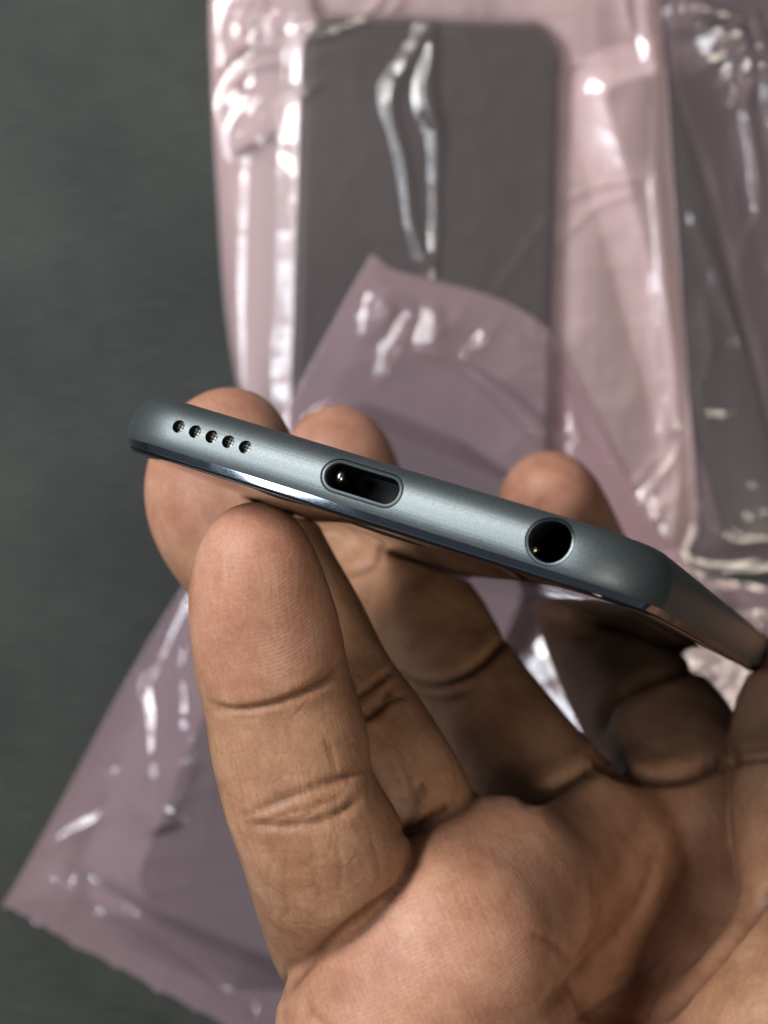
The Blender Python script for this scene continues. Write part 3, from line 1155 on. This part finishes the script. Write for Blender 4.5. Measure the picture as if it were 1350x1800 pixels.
# creases of the skin: part, photo polyline, width px, depth mm, pigment
CREASES = [
    ('any', [(757, 1440), (742, 1480), (727, 1520), (705, 1556), (650, 1598), (600, 1636), (560, 1676), (525, 1718), (498, 1752)], 10, 0.5, 0.9),  # little finger base: crease tone plus the dark gap's shade put into the pigment
    ('any', [(708, 1462), (735, 1452), (765, 1436), (795, 1416)], 10, 0.5, 0.9),  # ring finger base: the pigment also paints the shade of the gap
    ('any', [(1046, 1325), (1080, 1352), (1120, 1364), (1200, 1366), (1290, 1336)], 11, 1.5, 0.9),
    ('any', [(930, 1404), (955, 1395), (980, 1384), (1050, 1345)], 12, 1.3, 0.8),
    ('pinky', [(366, 1232), (385, 1244), (420, 1248), (460, 1243), (500, 1232), (545, 1212), (580, 1190), (600, 1160)], 6.5, 0.6, 0.9),
    ('pinky', [(405, 1262), (450, 1262), (510, 1250)], 4, 0.15, 0.25),
    ('pinky', [(412, 1436), (450, 1424), (500, 1404), (550, 1384), (600, 1368), (650, 1352)], 7, 0.42, 0.75),
    ('pinky', [(418, 1446), (460, 1448), (510, 1450), (560, 1442), (600, 1426), (640, 1396)], 7, 0.48, 0.85),
    ('pinky', [(470, 1436), (520, 1426), (570, 1410), (610, 1400)], 4, 0.25, 0.5),
    ('pinky', [(520, 1448), (545, 1425), (580, 1402)], 3.5, 0.2, 0.35),
    ('pinky', [(505, 1500), (500, 1560), (508, 1620)], 4.5, 0.09, 0.18),
    ('pinky', [(545, 1480), (556, 1540), (566, 1600)], 4.5, 0.09, 0.18),
    ('pinky', [(590, 1470), (598, 1520), (600, 1560)], 4.5, 0.09, 0.18),
    ('pinky', [(650, 1470), (664, 1510), (668, 1550)], 4.5, 0.09, 0.18),
    ('pinky', [(480, 1500), (470, 1560), (480, 1620)], 4, 0.10, 0.15),
    ('pinky', [(440, 1290), (450, 1330), (462, 1370)], 4, 0.10, 0.15),
    ('pinky', [(480, 1280), (490, 1330), (505, 1370)], 4, 0.10, 0.2),
    ('pinky', [(570, 1290), (585, 1330), (590, 1360)], 4, 0.08, 0.15),
    ('ring', [(610, 1235), (640, 1215), (668, 1195), (690, 1176)], 6, 0.5, 0.7),
    ('ring', [(630, 1266), (650, 1255), (672, 1238), (690, 1205)], 7, 0.8, 1.0),
    ('ring', [(660, 1245), (690, 1230), (715, 1222)], 5, 0.3, 0.5),
    ('ring', [(690, 1290), (715, 1350), (735, 1410)], 5, 0.18, 0.25),
    ('ring', [(660, 1280), (690, 1350), (715, 1420)], 5, 0.15, 0.2),
    ('ring', [(430, 830), (460, 890), (520, 905), (560, 900)], 7, 0.25, 0.3),
    ('middle', [(568, 932), (610, 925), (655, 917), (672, 945), (660, 985), (625, 1008), (600, 1015)], 8, 0.6, 0.8),
    ('middle', [(690, 1180), (740, 1200), (800, 1190), (850, 1160), (890, 1120)], 9, 0.7, 0.8),
    ('middle', [(700, 1215), (760, 1225), (820, 1215)], 8, 0.4, 0.5),
    ('index', [(1056, 1290), (1066, 1250), (1090, 1222), (1130, 1200), (1180, 1183), (1240, 1172)], 10, 1.1, 0.9),
    ('index', [(1000, 1120), (1060, 1110), (1120, 1130)], 9, 0.25, 0.3),
    ('thumb', [(1284, 1346), (1310, 1338), (1350, 1332), (1400, 1330)], 7, 0.6, 0.8),
    ('thumb', [(1284, 1325), (1320, 1318), (1370, 1312)], 6, 0.25, 0.4),
    ('palm', [(1160, 1800), (1174, 1785), (1200, 1755), (1232, 1718), (1265, 1680), (1300, 1638), (1343, 1581), (1400, 1520)], 9, 1.3, 1.0),
    ('palm', [(930, 1800), (963, 1771), (1012, 1715), (1060, 1668), (1104, 1617), (1135, 1560), (1150, 1500)], 11, 0.6, 0.5),
    ('palm', [(1000, 1800), (1060, 1760), (1120, 1720), (1180, 1680)], 6, 0.25, 0.35),
    ('palm', [(1040, 1530), (1060, 1580), (1055, 1640), (1020, 1700)], 14, 0.25, 0.15),
    ('palm', [(930, 1640), (975, 1660), (1010, 1700)], 6, 0.2, 0.3),
    ('palm', [(1130, 1800), (1160, 1740), (1180, 1690)], 6, 0.2, 0.3),
    ('palm', [(530, 1760), (560, 1790), (600, 1830)], 8, 0.3, 0.4),
]


def mat_skin():
    m, nt, b = new_mat('skin')
    tc = nd(nt, 'ShaderNodeTexCoord')
    at = lambda nme: nd(nt, 'ShaderNodeAttribute', attribute_name=nme)
    pink = at('pink')
    cre = at('crease')
    dors = at('dorsal')
    uvw = at('skin_uv')
    # mottling
    n1 = nd(nt, 'ShaderNodeTexNoise', inp={'Scale': 160.0, 'Detail': 6.0, 'Roughness': 0.6})
    lk(nt, tc.outputs['Object'], n1.inputs['Vector'])
    n2 = nd(nt, 'ShaderNodeTexNoise', inp={'Scale': 900.0, 'Detail': 4.0})
    lk(nt, tc.outputs['Object'], n2.inputs['Vector'])
    r1 = ramp(nt, n1.outputs['Fac'], [(0.3, (0.265, 0.130, 0.070, 1)), (0.5, (0.365, 0.192, 0.108, 1)), (0.72, (0.45, 0.258, 0.152, 1))])
    r2 = ramp(nt, n1.outputs['Fac'], [(0.3, (0.36, 0.155, 0.098, 1)), (0.5, (0.465, 0.225, 0.148, 1)), (0.72, (0.55, 0.300, 0.206, 1))])
    mx = nd(nt, 'ShaderNodeMix', data_type='RGBA')
    lk(nt, pink.outputs['Fac'], mx.inputs[0])
    lk(nt, r1.outputs[0], mx.inputs[6])
    lk(nt, r2.outputs[0], mx.inputs[7])
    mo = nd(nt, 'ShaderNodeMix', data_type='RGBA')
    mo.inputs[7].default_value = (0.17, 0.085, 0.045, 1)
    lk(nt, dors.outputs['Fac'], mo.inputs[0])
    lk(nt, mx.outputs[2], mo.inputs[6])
    mc = nd(nt, 'ShaderNodeMix', data_type='RGBA')
    mc.inputs[7].default_value = (0.13, 0.052, 0.026, 1)
    lk(nt, cre.outputs['Fac'], mc.inputs[0])
    lk(nt, mo.outputs[2], mc.inputs[6])
    # fine dry lines and grain in the pigment itself
    gr = nd(nt, 'ShaderNodeMapping')
    gr.inputs['Scale'].default_value = (0.22, 2.6, 1.0)
    lk(nt, uvw.outputs['Vector'], gr.inputs['Vector'])
    g1 = nd(nt, 'ShaderNodeTexNoise', inp={'Scale': 1.0, 'Detail': 5.0, 'Roughness': 0.7})
    lk(nt, gr.outputs[0], g1.inputs['Vector'])
    g2 = nd(nt, 'ShaderNodeTexNoise', inp={'Scale': 2600.0, 'Detail': 3.0})
    lk(nt, tc.outputs['Object'], g2.inputs['Vector'])
    gs = nd(nt, 'ShaderNodeMath', operation='ADD')
    lk(nt, g1.outputs['Fac'], gs.inputs[0])
    lk(nt, g2.outputs['Fac'], gs.inputs[1])
    gm = ramp(nt, gs.outputs[0], [(0.0, (0.60, 0.55, 0.52, 1)), (1.0, (1.0, 1.0, 1.0, 1))])
    gh = nd(nt, 'ShaderNodeMath', operation='MULTIPLY_ADD', inp={1: 1.25, 2: -0.55})
    lk(nt, gs.outputs[0], gh.inputs[0])
    lk(nt, gh.outputs[0], gm.inputs[0])
    gx = nd(nt, 'ShaderNodeMix', data_type='RGBA', blend_type='MULTIPLY', inp={0: 0.75})
    lk(nt, mc.outputs[2], gx.inputs[6])
    lk(nt, gm.outputs[0], gx.inputs[7])
    lk(nt, gx.outputs[2], b.inputs['Base Color'])
    b.inputs['Subsurface Weight'].default_value = 0.22
    b.inputs['Subsurface Radius'].default_value = (1.0, 0.45, 0.25)
    b.inputs['Subsurface Scale'].default_value = 0.0022
    b.inputs['Specular IOR Level'].default_value = 0.33
    mr = nd(nt, 'ShaderNodeMapRange', inp={'To Min': 0.42, 'To Max': 0.62})
    lk(nt, n2.outputs['Fac'], mr.inputs['Value'])
    lk(nt, mr.outputs[0], b.inputs['Roughness'])
    # relief: friction ridges across the finger pads and palm, long fine lines on the phalanges, grain
    wv = nd(nt, 'ShaderNodeTexWave', wave_type='BANDS', bands_direction='X', wave_profile='SIN',
            inp={'Scale': 0.72, 'Distortion': 3.4, 'Detail': 2.0, 'Detail Scale': 0.2})
    lk(nt, uvw.outputs['Vector'], wv.inputs['Vector'])
    mp = nd(nt, 'ShaderNodeMapping')
    mp.inputs['Scale'].default_value = (0.14, 2.0, 1.0)
    lk(nt, uvw.outputs['Vector'], mp.inputs['Vector'])
    n3 = nd(nt, 'ShaderNodeTexNoise', inp={'Scale': 1.0, 'Detail': 4.0, 'Roughness': 0.6})
    lk(nt, mp.outputs[0], n3.inputs['Vector'])
    vo = nd(nt, 'ShaderNodeTexVoronoi', inp={'Scale': 1300.0})
    lk(nt, tc.outputs['Object'], vo.inputs['Vector'])
    b1 = nd(nt, 'ShaderNodeBump', inp={'Distance': 0.00006})
    rm = ramp(nt, n1.outputs['Fac'], [(0.40, (0.03, 0.03, 0.03, 1)), (0.62, (0.20, 0.20, 0.20, 1))])
    rs = nd(nt, 'ShaderNodeMath', operation='MULTIPLY')
    lk(nt, rm.outputs[0], rs.inputs[1])
    lk(nt, pink.outputs['Fac'], rs.inputs[0])
    lk(nt, rs.outputs[0], b1.inputs['Strength'])
    lk(nt, wv.outputs['Fac'], b1.inputs['Height'])
    b2 = nd(nt, 'ShaderNodeBump', inp={'Distance': 0.00018})
    ls = nd(nt, 'ShaderNodeMapRange', inp={'To Min': 0.45, 'To Max': 0.12})
    lk(nt, pink.outputs['Fac'], ls.inputs['Value'])
    lk(nt, ls.outputs[0], b2.inputs['Strength'])
    lk(nt, n3.outputs['Fac'], b2.inputs['Height'])
    lk(nt, b1.outputs[0], b2.inputs['Normal'])
    b3 = nd(nt, 'ShaderNodeBump', inp={'Strength': 0.20, 'Distance': 0.00010})
    lk(nt, vo.outputs['Distance'], b3.inputs['Height'])
    lk(nt, b2.outputs[0], b3.inputs['Normal'])
    b4 = nd(nt, 'ShaderNodeBump', inp={'Strength': 0.16, 'Distance': 0.0006})
    lk(nt, n1.outputs['Fac'], b4.inputs['Height'])
    lk(nt, b3.outputs[0], b4.inputs['Normal'])
    # net of fine skin lines
    nz = nd(nt, 'ShaderNodeTexNoise', inp={'Scale': 90.0, 'Detail': 3.0})
    lk(nt, tc.outputs['Object'], nz.inputs['Vector'])
    wa = nd(nt, 'ShaderNodeVectorMath', operation='MULTIPLY_ADD')
    wa.inputs[1].default_value = (0.010, 0.010, 0.010)
    lk(nt, nz.outputs['Color'], wa.inputs[0])
    lk(nt, tc.outputs['Object'], wa.inputs[2])
    wm = nd(nt, 'ShaderNodeMapping')
    wm.inputs['Rotation'].default_value = (0, 0, math.radians(-40))
    wm.inputs['Scale'].default_value = (0.45, 1.0, 0.8)
    lk(nt, wa.outputs[0], wm.inputs['Vector'])
    net = nd(nt, 'ShaderNodeTexVoronoi', feature='DISTANCE_TO_EDGE', inp={'Scale': 270.0})
    lk(nt, wm.outputs[0], net.inputs['Vector'])
    nl = ramp(nt, net.outputs['Distance'], [(0.0, (0.0, 0.0, 0.0, 1)), (0.10, (1.0, 1.0, 1.0, 1))])
    lf = nd(nt, 'ShaderNodeMapRange', inp={'From Min': 0.15, 'From Max': 0.9, 'To Min': 0.34, 'To Max': 0.04})
    lk(nt, pink.outputs['Fac'], lf.inputs['Value'])
    lb = nd(nt, 'ShaderNodeMath', operation='MULTIPLY', inp={1: 0.45})
    lk(nt, lf.outputs[0], lb.inputs[0])
    b5 = nd(nt, 'ShaderNodeBump', inp={'Distance': 0.00014})
    lk(nt, lb.outputs[0], b5.inputs['Strength'])
    lk(nt, nl.outputs[0], b5.inputs['Height'])
    lk(nt, b4.outputs[0], b5.inputs['Normal'])
    lk(nt, b5.outputs[0], b.inputs['Normal'])
    lc = ramp(nt, net.outputs['Distance'], [(0.0, (0.80, 0.74, 0.70, 1)), (0.07, (1.0, 1.0, 1.0, 1))])
    lx = nd(nt, 'ShaderNodeMix', data_type='RGBA', blend_type='MULTIPLY')
    lk(nt, lf.outputs[0], lx.inputs[0])
    lk(nt, gx.outputs[2], lx.inputs[6])
    lk(nt, lc.outputs[0], lx.inputs[7])
    lk(nt, lx.outputs[2], b.inputs['Base Color'])
    return m


def build_hand():
    V, Q = build_hand_mesh()
    V = laplacian(V, Q, 2, 0.5)
    Nn = vert_normals(V, Q)
    # which part each vertex belongs to, and coordinates along and around it
    ds = [palm_sd(V) - 0.6]
    along = np.zeros(len(V))
    around = np.zeros(len(V))
    tipd = np.full(len(V), 99.0)
    best = ds[0].copy()
    part = np.zeros(len(V), int)
    along[:] = V[:, 1] * 0.9 + V[:, 0] * 0.4
    around[:] = V[:, 0] * 0.9 - V[:, 1] * 0.4
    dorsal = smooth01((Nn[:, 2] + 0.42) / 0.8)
    for i, k in enumerate(ORDER):
        P, r = DENSE[k]
        d = chain_sd(V, P, r)
        m = d < best
        best = np.where(m, d, best)
        part[m] = i + 1
        idx = np.nonzero(m)[0]
        p = V[idx]
        ax = P[-4] - P[0]
        ax /= np.linalg.norm(ax)
        e1 = np.cross(ax, [0, 0, 1.0])
        e1 /= np.linalg.norm(e1)
        al = (p - P[0]) @ ax + r[0]
        ar = (p - P[0]) @ e1
        ar = ar - np.interp(al, (P - P[0]) @ ax + r[0], (P - P[0]) @ e1)
        along[idx] = al + 0.035 * ar ** 2
        around[idx] = ar
        tipd[idx] = al
    pinkv = np.where(part > 0, smooth01(1.0 - (tipd - 13) / 7.0), 0.0)
    # palm cushions are pinker too
    px = 675 + V[:, 0] / V[:, 2] * F
    py = 900 + V[:, 1] / V[:, 2] * F
    hyp = np.exp(-(((px - 760) / 190) ** 2 + ((py - 1700) / 200) ** 2))
    pinkv = np.maximum(pinkv, np.where(part == 0, 0.25 + 0.6 * hyp, 0.0))
    pinkv = np.clip(pinkv + 0.15, 0, 1)
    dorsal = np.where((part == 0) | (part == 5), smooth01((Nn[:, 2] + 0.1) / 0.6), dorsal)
    # creases
    names = ['palm'] + ORDER
    dep = np.zeros(len(V))
    pig = np.zeros(len(V))
    front = Nn[:, 2] < 0.25
    for nm, pts, wid, depth, pg in CREASES:
        P = catmull(pts, 5)
        ok = front & (px > P[:, 0].min() - 50) & (px < P[:, 0].max() + 50) & (py > P[:, 1].min() - 50) & (py < P[:, 1].max() + 50)
        if nm == 'any':
            pass
        elif nm == 'palm':
            ok &= (part == 0) | (part == 5)
        else:
            ok &= part == names.index(nm)
        i = np.nonzero(ok)[0]
        if len(i) == 0:
            continue
        d, t = poly_dist(px[i], py[i], P)
        d = np.abs(d + 3.0 * vnoise(t * 23, t * 0 + wid, len(pts) + int(pts[0][0])))
        env = np.clip(np.minimum(t, 1 - t) * 6 + 0.1, 0, 1)
        if nm in ('middle', 'index', 'any'):
            env = np.clip(env + 0.3, 0, 1)
        g = np.exp(-(d / wid) ** 2) * env
        lip = np.exp(-((d - 2.6 * wid) / (1.6 * wid)) ** 2) * env
        dep[i] += depth * (g - 0.14 * lip)
        pig[i] = np.maximum(pig[i], 0.85 * pg * np.exp(-(d / (wid * 0.8)) ** 2) * env)
    # the folds where the little and ring fingers meet the palm get darker skin plus the gap's shade, painted in
    pd = palm_sd(V)
    for k in ('pinky', 'ring'):
        fd = chain_sd(V, *DENSE[k])
        pig = np.maximum(pig, 0.75 * np.exp(-((pd - fd) / 0.9) ** 2) * (np.maximum(pd, fd) < 5) * smooth01(1.5 - np.abs(Nn[:, 2] + 1) * 1.2))
    V = laplacian(V - Nn * dep[:, None], Q, 1, 0.5, smooth01(np.abs(dep) * 6))
    Vw = to_world(V)
    me = bpy.data.meshes.new('hand')
    me.vertices.add(len(Vw))
    me.vertices.foreach_set('co', Vw.astype(np.float32).ravel())
    me.loops.add(len(Q) * 4)
    me.loops.foreach_set('vertex_index', Q.astype(np.int32).ravel())
    me.polygons.add(len(Q))
    me.polygons.foreach_set('loop_start', (np.arange(len(Q)) * 4).astype(np.int32))
    me.update(calc_edges=True)
    me.validate()
    me.shade_smooth()

    def attr(n, a, typ='FLOAT'):
        t = me.attributes.new(n, typ, 'POINT')
        t.data.foreach_set('value' if typ == 'FLOAT' else 'vector', a.astype(np.float32).ravel())
    attr('pink', pinkv)
    attr('crease', np.clip(pig, 0, 1))
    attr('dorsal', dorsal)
    attr('skin_uv', np.stack([along, around, part * 20.0], -1), 'FLOAT_VECTOR')
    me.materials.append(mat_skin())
    o = bpy.data.objects.new('hand', me)
    COL.objects.link(o)
    o['label'] = 'bare right hand, palm up, gripping the grey player by its long edges'
    o['category'] = 'hand'
    return o


build_hand()
